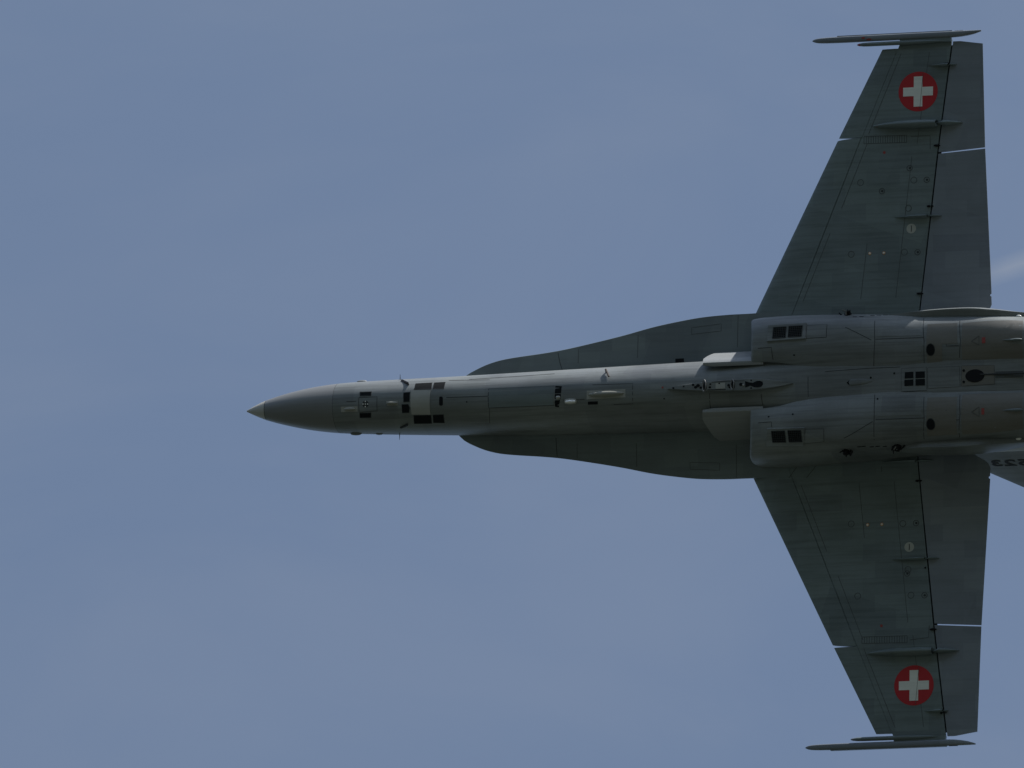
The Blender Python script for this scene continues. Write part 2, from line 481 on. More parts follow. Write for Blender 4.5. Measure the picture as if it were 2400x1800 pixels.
# X, inner Y, inner level, belly Y, belly level, chine Y, chine level, shoulder Y, shoulder level, outer Y
NAC = [
    (-1.02, 0.378, 0.862, 0.62, 0.905, 0.97, 0.80, 1.12, 0.60, 1.185),
    (-0.80, 0.375, 0.866, 0.62, 0.93, 0.99, 0.84, 1.14, 0.63, 1.20),
    (-0.40, 0.345, 0.87, 0.62, 0.955, 1.00, 0.87, 1.15, 0.66, 1.205),
    (0.00, 0.28, 0.875, 0.62, 0.975, 1.00, 0.885, 1.15, 0.67, 1.20),
    (0.50, 0.23, 0.90, 0.62, 0.995, 1.00, 0.90, 1.14, 0.68, 1.18),
    (1.10, 0.205, 0.91, 0.62, 1.00, 0.995, 0.905, 1.12, 0.69, 1.15),
    (1.80, 0.20, 0.91, 0.56, 0.975, 0.955, 0.85, 1.07, 0.70, 1.11),
    (2.50, 0.18, 0.87, 0.54, 0.965, 0.945, 0.84, 1.03, 0.70, 1.06),
    (3.20, 0.12, 0.80, 0.56, 0.95, 0.93, 0.83, 1.02, 0.62, 1.04),
    (4.20, 0.08, 0.65, 0.52, 0.86, 0.85, 0.70, 0.97, 0.48, 1.00),
    (5.40, 0.06, 0.45, 0.50, 0.70, 0.80, 0.52, 0.92, 0.35, 0.95),
    (6.30, 0.06, 0.30, 0.50, 0.56, 0.76, 0.42, 0.87, 0.26, 0.90),
]
def nac_profile(x, s, off=0.0):
    yi, hi, ym, hb, yc, hc, yd, hd, yo = smooth_tab(NAC, x)
    yi += off; yo -= off; hb -= off; hi -= off; yc -= off * 0.7; hc -= off; yd -= off; hd -= off * 0.4
    pts = [Vector((x, s * yi, 0.0)), Vector((x, s * yi, hi * 0.5)), Vector((x, s * yi, hi - 0.05)), Vector((x, s * (yi + 0.008), hi))]
    n = 8
    for k in range(1, n):                        # inner shoulder to lowest point
        t = k / n
        y = yi + 0.01 + (ym - yi - 0.01) * t
        pts.append(Vector((x, s * y, hi + (hb - hi) * sin(t * pi / 2))))
    ctrl = [(ym, hb), (ym + (yc - ym) * 0.35, hb - (hb - hc) * 0.10), (ym + (yc - ym) * 0.72, hb - (hb - hc) * 0.42), (yc, hc), (yd, hd), (yo, hd * 0.62), (yo, hd * 0.25), (yo, 0.03)]
    for _ in range(3):                           # corner cutting rounds the chines
        nw = [ctrl[0]]
        for p, q in zip(ctrl, ctrl[1:]):
            nw += [(p[0] * .78 + q[0] * .22, p[1] * .78 + q[1] * .22), (p[0] * .22 + q[0] * .78, p[1] * .22 + q[1] * .78)]
        ctrl = nw + [ctrl[-1]]
    pts += [Vector((x, s * y, h)) for y, h in ctrl]
    return pts
def make_nacelle(s):
    xs = [-1.02, -1.005, -0.98, -0.95, -0.9, -0.8, -0.7, -0.55, -0.4, -0.25, -0.1] + stations(0.05, 6.3, 44)
    rings = []
    def shear(p, x):
        q = max(0, 1 - (x + 1.02) / 1.2)
        back_ = 0.22 * max(0, (0.62 - p.z) / 0.62) ** 1.5 if abs(p.y) > 0.8 else 0
        return Vector((p.x + q * (0.315 * p.z + back_), p.y, p.z))
    # inner throat first, then round the lip, then the outer skin
    for x in (-0.1, -0.5, -0.9, -0.99):
        rings.append([shear(p, x) for p in nac_profile(x, s, 0.045)])
    rings.append([shear(p, -1.012) for p in nac_profile(-1.012, s, 0.03)])
    rings.append([shear(p, -1.02) for p in nac_profile(-1.02, s, 0.016)])
    for x in xs[1:]: rings.append([shear(p, x) for p in nac_profile(x, s, 0.004 if x < -1.0 else 0.0)])
    o = loft('engine_nacelle', rings, 'paint', cap0=False, smooth=40)
    # dark engine duct wall
    pts = [shear(p, -0.2) for p in nac_profile(-0.2, s, 0.045)]
    obj('duct_wall', pts, [tuple(range(len(pts)))], 'dark', o)
    return o
NACS = [make_nacelle(s) for s in (1, -1)]

# exhausts, fins, stabilators (mostly beyond the frame, real all the same)
def lathe_x(name, prof, cy, ch, m, parent, n=28, **kw):
    return loft(name, [[Vector((x, cy + r * cos(2 * pi * i / n), ch + r * sin(2 * pi * i / n))) for i in range(n)] for x, r in prof], m, parent, cap1=False, **kw)
for s in (1, -1):
    lathe_x('exhaust_nozzle', [(6.15, 0.40), (6.3, 0.46), (6.7, 0.44), (7.3, 0.35), (7.28, 0.33), (6.6, 0.38), (6.2, 0.36)], s * 0.5, 0.15, 'nozzle', jet)
FINS = []
def make_fin(s):
    nrm = Vector((0, cos(radians(20)) , -sin(radians(20)) )); nrm.y *= s
    axis = Vector((0, s * sin(radians(20)), -cos(radians(20))))
    nrm = axis.cross(Vector((1, 0, 0))).normalized()
    root = Vector((0, s * 1.0, -0.28))
    def fp(x, h, t): return Vector((x, 0, 0)) + root + axis * h + nrm * t
    def chord(h):
        q = h / 2.75
        return 2.12 + 0.88 * h, 5.35 + 0.22 * h
    rings = []
    for h in stations(-0.1, 2.75, 14):
        a, b = chord(h); c = b - a
        up_, dn = [], []
        for v in (0, .01, .03, .08, .18, .35, .55, .8, 1.0):
            t = max(0.004, 0.045 * c * 2.5 * (0.2969 * sqrt(v) - 0.126 * v - 0.3516 * v * v + 0.2843 * v ** 3 - 0.1036 * v ** 4))
            up_.append(fp(a + c * v, h, t)); dn.append(fp(a + c * v, h, -t))
        rings.append(up_ + dn[::-1])
    f = loft('vertical_fin', rings, 'paint')
    FINS.append((f, fp, nrm))
    return f
make_fin(1); make_fin(-1)
for s in (1, -1):
    vs = []
    pl = [(4.7, 1.0), (5.35, 1.0), (6.3, 1.0), (7.3, 1.1), (7.75, 3.3), (7.15, 3.3)]
    top = [(x, s * y, 0.05 + 0.0 * y - 0.05) for x, y in pl]; bot = [(x, s * y, 0.04) for x, y in pl]
    n = len(pl)
    obj('horizontal_stabilator', top + bot, [tuple(range(n)), tuple(range(2 * n - 1, n - 1, -1))] + [(i, (i + 1) % n, n + (i + 1) % n, n + i) for i in range(n)], 'control')

# ------------------------------------------------------------------ wing tip launchers
LAU = []
def make_launcher(s):
    x0, x1 = -0.02, 2.80
    yc = lambda x: s * 5.772
    rings = []
    tab = [(0.0, .006, .006), (.03, .022, .022), (.08, .036, .032), (.2, .045, .040), (.38, .049, .044), (.6, .051, .046), (2.30, .051, .046), (2.5, .047, .043), (2.70, .030, .034), (2.82, .010, .016)]
    for q in [0, .02, .05, .1, .16, .25, .35, .5] + stations(.6, 2.3, 8) + [2.4, 2.5, 2.6, 2.7, 2.77, 2.82]:
        w, h = smooth_tab(tab, q)
        r = []
        for i in range(20):
            a = 2 * pi * i / 20
            e = 2 / 3.2
            r.append(Vector((x0 + q, yc(0) + w * math.copysign(abs(cos(a)) ** e, cos(a)) + s * (max(0, 0.051 - w) * 0.9 if q > 2.2 else 0), 0.03 + h * math.copysign(abs(sin(a)) ** e, sin(a)))))
        rings.append(r)
    o = loft('wingtip_launcher', rings, 'control')
    # missile rail along the outer side, with end stops
    def box(name, x0, x1, y0, y1, h0, h1, m, tx=0.0):
        vs = [(x, y, h) for x, k in ((x0, 1), (x1, 1)) for y in (y0, y1) for h in (h0, h1)]
        return obj(name, vs, [(0, 1, 3, 2), (4, 6, 7, 5), (0, 4, 5, 1), (2, 3, 7, 6), (0, 2, 6, 4), (1, 5, 7, 3)], m, o, smooth=None)
    ya = s * 5.815
    box('launch_rail', 0.40, 2.32, ya, ya + s * 0.018, -0.01, 0.055, 'control')
    box('rail_stop', 2.36, 2.50, ya, ya + s * 0.012, 0.0, 0.05, 'line')
    # rail attachment to the wing tip
    box('rail_adapter', 1.45, 2.30, s * 5.655, s * 5.722, -0.03, 0.055, 'wing')
    LAU.append(o)
    # position light pod inboard of the launcher
    pr = []
    tabp = [(0, .004), (.03, .018), (.09, .030), (.2, .034), (1.0, .034), (1.25, .026), (1.45, .006)]
    for q in [0, .015, .03, .06, .1, .2, .35, .5, .7, .85, 1.0, 1.2, 1.32, 1.45]:
        w = smooth_tab(tabp, q)[0]
        pr.append([Vector((0.745 + q, s * 5.668 + w * cos(2 * pi * i / 14), 0.05 + 1.1 * w * sin(2 * pi * i / 14))) for i in range(14)])
    pod = loft('position_light_pod', pr, 'wing')
    tipm = 'redmark' if s > 0 else 'control'
    lathe_x('pod_lens', [(0.735, 0.004), (0.75, 0.014), (0.785, 0.025), (0.80, 0.020)], s * 5.668, 0.05, tipm, pod, 12)
make_launcher(1); make_launcher(-1)
bpy.context.view_layer.update()

# surface positions of the small fittings, in metres in the aircraft frame
FT = {
 'nose_vent': [[(-7.322,0.174,0.846),(-7.129,0.172,0.85),(-7.128,0.108,0.872),(-7.313,0.11,0.87)],[(-7.319,-0.167,0.849),(-7.131,-0.171,0.85),(-7.143,-0.24,0.809),(-7.33,-0.236,0.81)]],
 'sensor_dot': [[(-7.217,0.012,0.885)],[(-7.216,-0.03,0.884)],[(-7.256,-0.028,0.883)],[(-7.177,-0.032,0.884)],[(-7.217,-0.072,0.88)]],
 'tan_patch': [[(-7.634,-0.056,0.875),(-7.354,-0.059,0.88),(-7.356,-0.143,0.86),(-7.632,-0.14,0.854)],[(-6.865,0.003,0.889),(-6.67,0.001,0.89),(-6.667,-0.075,0.884),(-6.844,-0.074,0.883)]],
 'tan_bump': [[(-7.585,-0.099,0.867),(-7.375,-0.102,0.871)],[(-6.866,-0.032,0.887),(-6.663,-0.04,0.887)]],
 'nose_panel': [[(-7.332,0.081,0.877),(-7.021,0.081,0.881),(-7.023,-0.147,0.863),(-7.328,-0.153,0.855)]],
 'spike': [[(-6.727,0.358,0.679)],[(-6.796,-0.432,0.458)]],
 'blade': [[(-6.703,0.366,0.665),(-6.517,0.265,0.792)],[(-6.717,-0.383,0.629),(-6.55,-0.341,0.705)]],
 'side_bump': [[(-7.5,0.375,0.635),(-7.324,0.372,0.644)],[(-7.609,-0.411,0.411),(-7.408,-0.418,0.363)],[(-7.193,-0.424,0.31),(-7.069,-0.43,0.313)]],
 'tall_window': [[(-6.578,0.131,0.869),(-6.47,0.133,0.869),(-6.472,-0.024,0.888),(-6.569,-0.024,0.888)],[(-6.599,-0.064,0.885),(-6.491,-0.065,0.885),(-6.472,-0.116,0.874),(-6.488,-0.193,0.842),(-6.603,-0.192,0.842)]],
 'gun_panel': [[(-6.456,0.167,0.856),(-6.12,0.158,0.861),(-6.135,-0.235,0.815),(-6.449,-0.223,0.825),(-6.454,-0.035,0.887)]],
 'dark_window': [[(-6.406,0.289,0.769),(-6.13,0.292,0.765),(-6.115,0.174,0.852),(-6.407,0.176,0.851)],[(-6.093,0.29,0.767),(-5.907,0.293,0.764),(-5.903,0.175,0.851),(-6.087,0.176,0.851)],[(-6.417,-0.24,0.812),(-6.127,-0.244,0.807),(-6.153,-0.353,0.682),(-6.445,-0.347,0.694)],[(-6.094,-0.243,0.809),(-5.918,-0.243,0.809),(-5.937,-0.352,0.684),(-6.121,-0.346,0.694)]],
 'slot': [[(-5.969,0.021,0.888),(-5.959,0.038,0.887),(-5.923,0.037,0.887),(-5.907,0.018,0.888),(-5.908,-0.092,0.881),(-5.924,-0.108,0.876),(-5.96,-0.107,0.876),(-5.969,-0.09,0.881)]],
 'line_f': [[(-5.85,0.019,0.888),(-5.145,0.01,0.889)],[(-5.143,0.136,0.866),(-5.143,-0.175,0.852),(-4.041,-0.177,0.853)],[(-5.139,0.136,0.867),(-4.607,0.134,0.867),(-4.04,0.131,0.869)],[(-5.126,-0.182,0.848),(-5.19,-0.385,0.632)],[(-5.863,0.327,0.722),(-5.163,0.305,0.751)],[(-3.394,0.124,0.872),(-2.718,0.115,0.876),(-2.723,-0.209,0.84),(-3.049,-0.206,0.84)],[(-3.884,-0.108,0.877),(-3.526,-0.109,0.877)],[(-5.519,0.33,0.718),(-4.096,0.372,0.672)],[(-1.432,-0.101,0.881),(-1.451,-0.455,0.804)],[(-0.571,-0.181,1.0),(-0.568,-0.424,1.0)],[(-7.54,0.026,0.879),(-7.373,0.022,0.882)]],
 'gear_slot': [[(-4.019,0.134,0.868),(-3.91,0.121,0.872),(-3.925,-0.058,0.884),(-3.968,-0.211,0.833),(-4.03,-0.199,0.84)]],
 'gear_light': [[(-3.968,-0.06,0.884)]],
 'strobe': [[(-3.858,-0.132,0.869),(-3.671,-0.133,0.869)]],
 'blister_patch': [[(-3.485,0.027,0.887),(-2.838,0.027,0.887),(-2.839,-0.104,0.879),(-3.49,-0.11,0.876)]],
 'blister': [[(-3.474,-0.04,0.886),(-2.852,-0.038,0.886)]],
 'vent_slot': [[(-3.472,-0.147,0.864),(-3.307,-0.147,0.864),(-3.312,-0.193,0.846),(-3.477,-0.192,0.846)]],
 'red_dot': [[(-2.216,0.028,0.887)]],
 'black_dot': [[(-2.195,-0.152,0.866)],[(-5.505,-0.068,0.884)]],
 'hook': [[(-3.214,0.346,0.719),(-3.133,0.241,0.818)]],
 'lex_vent': [[(-2.262,0.657,0.034),(-2.118,0.657,0.035),(-2.117,0.594,0.038),(-2.26,0.593,0.036)]],
 'lex_line': [[(-4.246,0.845,0.009),(-4.211,0.687,0.023),(-4.132,0.482,0.39)],[(-4.256,-0.552,0.031),(-4.25,-0.684,0.023),(-4.238,-0.857,0.008)]],
 'pylon': [[(-2.166,-0.043,0.886),(-1.675,0.04,0.886),(-0.794,0.034,1.0),(-0.381,-0.005,1.0),(0.074,-0.049,1.0),(-0.586,-0.114,1.0),(-0.998,-0.135,1.0),(-1.446,-0.097,0.881),(-1.859,-0.059,0.885)]],
 'grille': [[(-0.37,0.937,1.0),(-0.151,0.934,1.0),(-0.149,0.743,1.0),(-0.368,0.742,1.0)],[(-0.107,0.936,1.0),(0.124,0.933,1.0),(0.123,0.742,1.0),(-0.105,0.745,1.0)],[(-0.373,-0.793,1.0),(-0.149,-0.793,1.0),(-0.147,-0.99,1.0),(-0.371,-0.985,1.0)],[(-0.096,-0.791,1.0),(0.124,-0.793,1.0),(0.126,-0.993,1.0),(-0.094,-0.989,1.0)]],
 'housing': [[(-0.463,0.983,1.0),(0.177,0.976,1.0),(0.187,0.704,1.0),(-0.46,0.704,1.0)],[(-0.444,-0.749,1.0),(0.18,-0.754,1.0),(0.144,-1.012,0.863),(-0.481,-1.0,0.863)]],
 'aft_panel': [[(0.191,0.954,1.0),(0.532,0.953,1.0),(0.535,0.71,1.0),(0.194,0.711,1.0)],[(0.195,-0.776,1.0),(0.507,-0.782,1.0),(0.493,-1.0,0.945),(0.17,-1.0,0.905)]],
 'drain': [[(-0.016,0.43,1.0)],[(-0.021,-0.506,1.0)],[(-0.432,-0.517,1.0)],[(1.262,0.033,0.919)],[(1.65,0.087,0.915)],[(1.387,-0.324,0.947)]],
 'nac_line': [[(1.316,0.958,0.903),(1.344,0.606,0.992),(1.309,0.22,0.915)],[(1.333,-0.248,0.924),(1.346,-0.608,0.992),(1.319,-0.975,0.886)],[(2.1,0.986,0.793),(2.155,0.576,0.967),(2.142,0.22,0.907)],[(2.151,-0.319,0.932),(2.163,-0.67,0.956),(2.122,-0.979,0.8)],[(1.354,0.641,0.989),(1.724,0.642,0.971),(2.146,0.64,0.961)],[(1.366,-0.666,0.987),(2.156,-0.667,0.957)],[(2.716,0.903,0.864),(2.755,0.55,0.962),(2.728,0.298,0.907)],[(2.74,-0.305,0.91),(2.756,-0.626,0.955),(2.704,-0.973,0.783)],[(0.845,0.87,1.0),(1.285,0.63,0.993)],[(0.828,-0.968,1.0),(1.317,-0.695,0.987)],[(-0.629,0.587,1.0),(-0.395,0.59,1.0),(-0.385,0.346,1.0)],[(-0.616,-0.63,1.0),(-0.382,-0.626,1.0),(-0.374,-0.71,1.0)],[(2.516,0.703,0.946),(2.522,0.484,0.961),(2.733,0.483,0.958)],[(2.53,-0.479,0.961),(2.527,-0.718,0.942),(2.738,-0.719,0.94)]],
 'centre_line': [[(0.214,0.098,1.0),(0.218,-0.249,1.0)],[(0.497,0.169,1.0),(1.253,0.187,0.916),(1.748,0.187,0.913)],[(0.502,-0.296,1.0),(1.259,-0.244,0.922),(2.174,-0.211,0.907)]],
 'access_hatch': [[(1.375,0.917,0.922),(2.081,0.918,0.862),(2.109,0.677,0.956),(1.395,0.682,0.984)],[(1.407,-0.719,0.979),(2.119,-0.715,0.948),(2.089,-0.95,0.834),(1.387,-0.946,0.902)],[(1.398,0.583,0.99),(2.113,0.585,0.966),(2.102,0.268,0.918),(1.383,0.262,0.929)],[(1.394,-0.324,0.947),(2.111,-0.317,0.932),(2.123,-0.614,0.964),(1.408,-0.617,0.988)]],
 'engine_door': [[(2.189,0.865,0.895),(2.682,0.866,0.889),(2.705,0.518,0.961),(2.452,0.521,0.965),(2.437,0.215,0.901),(2.198,0.231,0.906)],[(2.211,-0.336,0.936),(2.702,-0.341,0.924),(2.683,-0.934,0.838),(2.19,-0.941,0.84)],[(2.769,0.854,0.895),(3.736,0.877,0.768),(3.755,0.222,0.819),(2.774,0.271,0.894)],[(2.783,-0.307,0.909),(3.765,-0.302,0.84),(3.749,-0.875,0.767),(2.767,-0.936,0.833)]],
 'oval_port': [[(2.26,0.434,0.958)],[(2.266,-0.773,0.932)]],
 'window_frame': [[(1.769,0.158,0.913),(2.185,0.162,0.907),(2.188,-0.212,0.907),(1.772,-0.209,0.912)]],
 'centre_window': [[(1.827,0.097,0.914),(1.968,0.098,0.912),(1.969,-0.006,0.914),(1.824,-0.007,0.915)],[(2.003,0.097,0.912),(2.154,0.098,0.909),(2.159,-0.007,0.911),(2.004,-0.008,0.913)],[(1.821,-0.028,0.915),(1.969,-0.027,0.913),(1.969,-0.127,0.911),(1.821,-0.128,0.913)],[(2.004,-0.025,0.913),(2.159,-0.024,0.91),(2.159,-0.128,0.909),(2.005,-0.129,0.911)]],
 'centre_panel': [[(2.206,0.155,0.907),(2.718,0.156,0.893),(2.734,-0.17,0.892),(2.209,-0.178,0.907)]],
 'hook_plate': [[(2.76,0.161,0.892),(3.289,0.157,0.865),(3.298,-0.148,0.864),(2.762,-0.164,0.891)]],
 'hook_hole': [[(2.978,-0.006,0.885)]],
 'plate_dot': [[(2.796,0.086,0.892)],[(2.797,-0.097,0.891)]],
 'hook_strip': [[(3.311,0.053,0.865),(3.757,0.055,0.821),(3.758,-0.049,0.822),(3.311,-0.051,0.865)]],
 'naca': [[(0.889,-0.035,1.0),(1.15,-0.017,0.92)]],
 'triangle': [[(2.938,0.543,0.959),(3.061,0.629,0.95),(3.062,0.48,0.95),(2.938,0.543,0.959)],[(2.946,-0.606,0.955),(3.072,-0.526,0.954),(3.07,-0.678,0.944),(2.946,-0.606,0.955)]],
 'red_rect': [[(3.108,0.599,0.951),(3.163,0.601,0.948),(3.164,0.507,0.949),(3.109,0.506,0.952)],[(3.111,-0.551,0.954),(3.156,-0.549,0.952),(3.155,-0.65,0.944),(3.109,-0.651,0.946)]],
 'dart': [[(3.417,0.547,0.935),(3.775,0.545,0.904)],[(3.425,-0.594,0.93),(3.782,-0.589,0.898)]],
 'thin_fairing': [[(1.916,5.271,0.013),(2.392,5.286,-0.001)],[(1.361,2.799,0.024),(2.164,2.825,-0.003)],[(1.944,-5.239,0.012),(2.347,-5.26,0.001)],[(1.369,-2.768,0.024),(2.172,-2.775,-0.004)],[(1.201,-1.177,0.031),(2.07,-1.182,-0.004)]],
 'pod_fairing': [[(0.99,4.312,0.021),(2.504,4.337,-0.011)],[(0.978,-4.259,0.021),(2.512,-4.298,-0.011)]],
 'roundel': [[(1.752,4.861,0.016)],[(1.768,-4.823,0.015)]],
 'marker': [[(1.658,2.619,0.016)],[(1.67,-2.574,0.015)]],
 'orange': [[(0.975,2.239,0.035)],[(1.208,2.237,0.029)],[(0.981,-2.189,0.035)],[(1.215,-2.189,0.029)]],
 'ring': [[(1.693,3.412,0.015)],[(1.548,2.237,0.019)],[(0.666,2.239,0.039)],[(1.607,2.954,0.018)],[(1.561,-2.189,0.019)],[(0.708,-2.165,0.039)],[(1.705,-3.358,0.015)],[(0.823,-3.34,0.029)],[(0.808,3.409,0.028)],[(1.652,-2.941,0.016)]],
 'smudge': [[(1.906,3.408,0.008)],[(1.764,2.229,0.012)],[(1.778,-2.189,0.011)],[(1.927,-3.366,0.008)],[(1.166,3.252,0.027)],[(1.639,-3.003,0.017)],[(1.622,3.611,0.017)]],
 'red_spot': [[(1.199,3.885,0.025)],[(1.223,-3.838,0.025)]],
 'louvre': [[(0.856,4.165,0.02),(1.568,4.152,0.019),(1.569,4.033,0.019),(0.857,4.045,0.021)],[(0.899,-4.007,0.023),(1.648,-4.014,0.017),(1.649,-4.125,0.017),(0.899,-4.111,0.021)]],
 'wing_line': [[(1.706,4.545,0.016),(1.807,5.171,0.015)],[(1.201,-1.246,0.031),(1.202,-1.337,0.031)],[(-0.195,-1.177,0.544),(-0.338,-1.372,0.038)],[(0.127,-1.187,0.452),(-0.044,-1.385,0.046)],[(1.639,4.128,0.017),(1.957,4.128,0.009),(1.959,3.905,0.008)],[(1.691,-4.084,0.016),(1.999,-4.053,0.007),(2.011,-3.86,0.006)]],
 'hinge_bit': [[(2.237,5.299,0.004)],[(2.071,3.963,0.004)],[(1.966,2.975,0.005)],[(1.809,1.551,0.009)],[(2.075,-3.924,0.004)],[(1.974,-2.919,-0.023)],[(1.814,-1.503,0.009)],[(2.254,-5.283,-0.005)]],
 'lau_red': [[(0.842,5.774,0.076)],[(0.938,5.745,0.074)]],
 'lau_line': [[(0.275,5.803,0.068),(0.275,5.734,0.064)],[(0.34,5.8,0.071),(0.339,5.731,0.063)],[(2.195,5.806,0.071),(2.191,5.691,0.055)],[(2.267,-5.721,0.055),(2.268,-5.832,0.055)]],
 'bay_hole': [[(0.958,1.058,0.805)],[(1.063,1.058,0.799)],[(1.235,1.073,0.755)],[(1.332,1.081,0.723)],[(1.429,1.087,0.69)],[(1.118,-1.055,0.799)],[(1.048,-1.059,0.799)],[(1.245,-1.062,0.772)],[(1.343,-1.058,0.766)],[(1.458,-1.06,0.747)]],
 'bay_cluster': [[(0.804,1.118,0.69)],[(1.446,1.251,0.023)],[(0.807,-1.105,0.723)],[(1.657,-1.067,0.7)]],
 'tail_lamp': [[(3.614,0.987,0.581)],[(3.617,-0.992,0.563)]],
}

# ------------------------------------------------------------------ fittings laid on the skins
def tree_of(objs):
    vs, fs = [], []
    for o in objs:
        b = len(vs); vs += [v.co.copy() for v in o.data.vertices]; fs += [tuple(b + i for i in p.vertices) for p in o.data.polygons]
    return BVHTree.FromPolygons(vs, fs)
def wing_objs(i): return [WINGS[i]] + [c for c in WINGS[i].children if 'cove' not in c.name]
T_F = tree_of([fuselage]); T_N = [tree_of([n]) for n in NACS]; T_W = [tree_of(wing_objs(i)) for i in (0, 1)]
T_L = [tree_of([l]) for l in LEX]; T_LA = [tree_of([l]) for l in LAU]
def side(p): return 0 if p[1] > 0 else 1
def snap(T, p):
    co, n, i, d = T.find_nearest(Vector(p))
    if n.z < -0.05 or (abs(n.z) <= 0.05 and n.y * p[1] < 0): n = -n
    return co, n
def build(bm, name, m, parent, smooth=40, **kw):
    me = bpy.data.meshes.new(name); bm.to_mesh(me); bm.free()
    if smooth:
        me.polygons.foreach_set('use_smooth', [True] * len(me.polygons)); me.set_sharp_from_angle(angle=radians(smooth))
    me.materials.append(M[m]); o = bpy.data.objects.new(name, me); COL.objects.link(o); o.parent = parent
    for k, v in kw.items(): o[k] = v
    return o
def patch(name, poly, m, parent, T, eps=0.004, step=0.09, **kw):
    """a plate shaped by poly, laid on the skin and standing eps proud with closed edges"""
    bm = bmesh.new()
    f = bm.faces.new([bm.verts.new(p) for p in poly])
    f.normal_update(); bmesh.ops.triangulate(bm, faces=[f], quad_method='BEAUTY', ngon_method='EAR_CLIP')
    for ax in range(3):
        lo = min(p[ax] for p in poly); hi = max(p[ax] for p in poly)
        k = int((hi - lo) / step)
        for j in range(1, k + 1):
            co = Vector((0, 0, 0)); co[ax] = lo + (hi - lo) * j / (k + 1)
            nn = Vector((0, 0, 0)); nn[ax] = 1
            bmesh.ops.bisect_plane(bm, geom=bm.verts[:] + bm.edges[:] + bm.faces[:], plane_co=co, plane_no=nn, dist=1e-5)
    low = {}
    bm.verts.ensure_lookup_table()
    be = [e for e in bm.edges if len(e.link_faces) == 1]
    for v in bm.verts:
        co, n = snap(T, v.co); v.co = co + n * eps; low[v] = co - n * 0.002
    bv = {v for e in be for v in e.verts}
    nv = {v: bm.verts.new(low[v]) for v in bv}
    for e in be:
        a, b = e.verts
        bm.faces.new((a, b, nv[b], nv[a]))
    bmesh.ops.recalc_face_normals(bm, faces=bm.faces)
    t = max(bm.faces[:], key=lambda q: q.calc_area())
    if t.normal.z < 0 and abs(t.normal.z) > 0.05: bmesh.ops.reverse_faces(bm, faces=bm.faces[:])
    return build(bm, name, m, parent, 30, **kw)
def add_stroke(bm, pts, w, T, eps=0.0025, step=0.07):
    pts = [Vector(p) for p in pts]; dens = [pts[0]]
    for a, b in zip(pts, pts[1:]):
        k = max(1, int((b - a).length / step))
        dens += [a + (b - a) * j / k for j in range(1, k + 1)]
    prev = None
    for i, p in enumerate(dens):
        t = (dens[min(i + 1, len(dens) - 1)] - dens[max(i - 1, 0)]).normalized()
        co, n = snap(T, p); sd_ = n.cross(t).normalized() * w * 0.5
        row = []
        for q in (-1, 1):
            c2, n2 = snap(T, co + sd_ * q); row.append((bm.verts.new(c2 + n2 * eps), bm.verts.new(c2 - n2 * 0.002)))
        if prev:
            bm.faces.new((prev[0][0], row[0][0], row[1][0], prev[1][0]))
            bm.faces.new((prev[0][0], row[0][0], row[0][1], prev[0][1]))
            bm.faces.new((prev[1][0], row[1][0], row[1][1], prev[1][1]))
        prev = row
def stroke(name, polys, w, m, parent, Tf, eps=0.0025, **kw):
    bm = bmesh.new()
    for p in polys: add_stroke(bm, p, w, Tf(p[0]) if callable(Tf) else Tf, eps)
    bmesh.ops.recalc_face_normals(bm, faces=bm.faces)
    return build(bm, name, m, parent, None, **kw)
def inset(poly, f, T=None):
    c = sum((Vector(p) for p in poly), Vector()) / len(poly)
    return [c + (Vector(p) - c) * f for p in poly]
def outline(poly, w, name, parent, T, m='line', eps=0.0025):
    return stroke(name, [list(poly) + [poly[0]]], w, m, parent, T, eps)
def disc_pts(c, r, n=28, rx=None, rot=0):
    c = Vector(c); rx = rx or r
    return [c + Vector((rx * cos(2 * pi * i / n), r * sin(2 * pi * i / n), 0)) for i in range(n)]
def disc(name, c, r, m, parent, T, eps=0.004, n=20, rx=None, **kw): return patch(name, disc_pts(c, r, n, rx), m, parent, T, eps, **kw)
def blister(name, p0, p1, w, h, m, parent, T, nu=16, nv=8, e=0.5, peak=0.45, **kw):
    """a streamlined bulge from p0 to p1 standing h proud of the skin"""
    p0, p1 = Vector(p0), Vector(p1); bm = bmesh.new(); rows = []
    for i in range(nu + 1):
        u = i / nu; q = u ** (math.log(0.5) / math.log(peak)); prof = max(0, 4 * q * (1 - q)) ** e
        c = p0 + (p1 - p0) * u; co, n = snap(T, c); t = (p1 - p0).normalized(); sd_ = n.cross(t).normalized()
        row = []
        for j in range(nv + 1):
            a = pi * j / nv
            b, n2 = snap(T, co + sd_ * (cos(a) * w * 0.5 * prof))
            row.append(bm.verts.new(b + n * (h * prof * sin(a) - 0.003 * (j in (0, nv)))))
        rows.append(row)
    for a, b in zip(rows, rows[1:]):
        for j in range(nv): bm.faces.new((a[j], b[j], b[j + 1], a[j + 1]))
    bmesh.ops.remove_doubles(bm, verts=bm.verts, dist=1e-4)
    bmesh.ops.recalc_face_normals(bm, faces=bm.faces)
    return build(bm, name, m, parent, 50, **kw)
def prism(name, pts, axis, m, parent, **kw):
    """solid from a closed outline of 3D points pushed along axis"""
    n = len(pts); pts = [Vector(p) for p in pts]
    return obj(name, pts + [p + axis for p in pts], [tuple(range(n)), tuple(range(2 * n - 1, n - 1, -1))] + [(i, (i + 1) % n, n + (i + 1) % n, n + i) for i in range(n)], m, parent, None, **kw)
def rod(name, a, b, r0, r1, m, parent, n=8, **kw):
    a, b = Vector(a), Vector(b); d = (b - a).normalized(); u = d.orthogonal().normalized(); v = d.cross(u)
    return loft(name, [[a + (u * cos(2*pi*i/n) + v * sin(2*pi*i/n)) * r0 for i in range(n)], [b + (u * cos(2*pi*i/n) + v * sin(2*pi*i/n)) * r1 for i in range(n)]], m, parent, **kw)

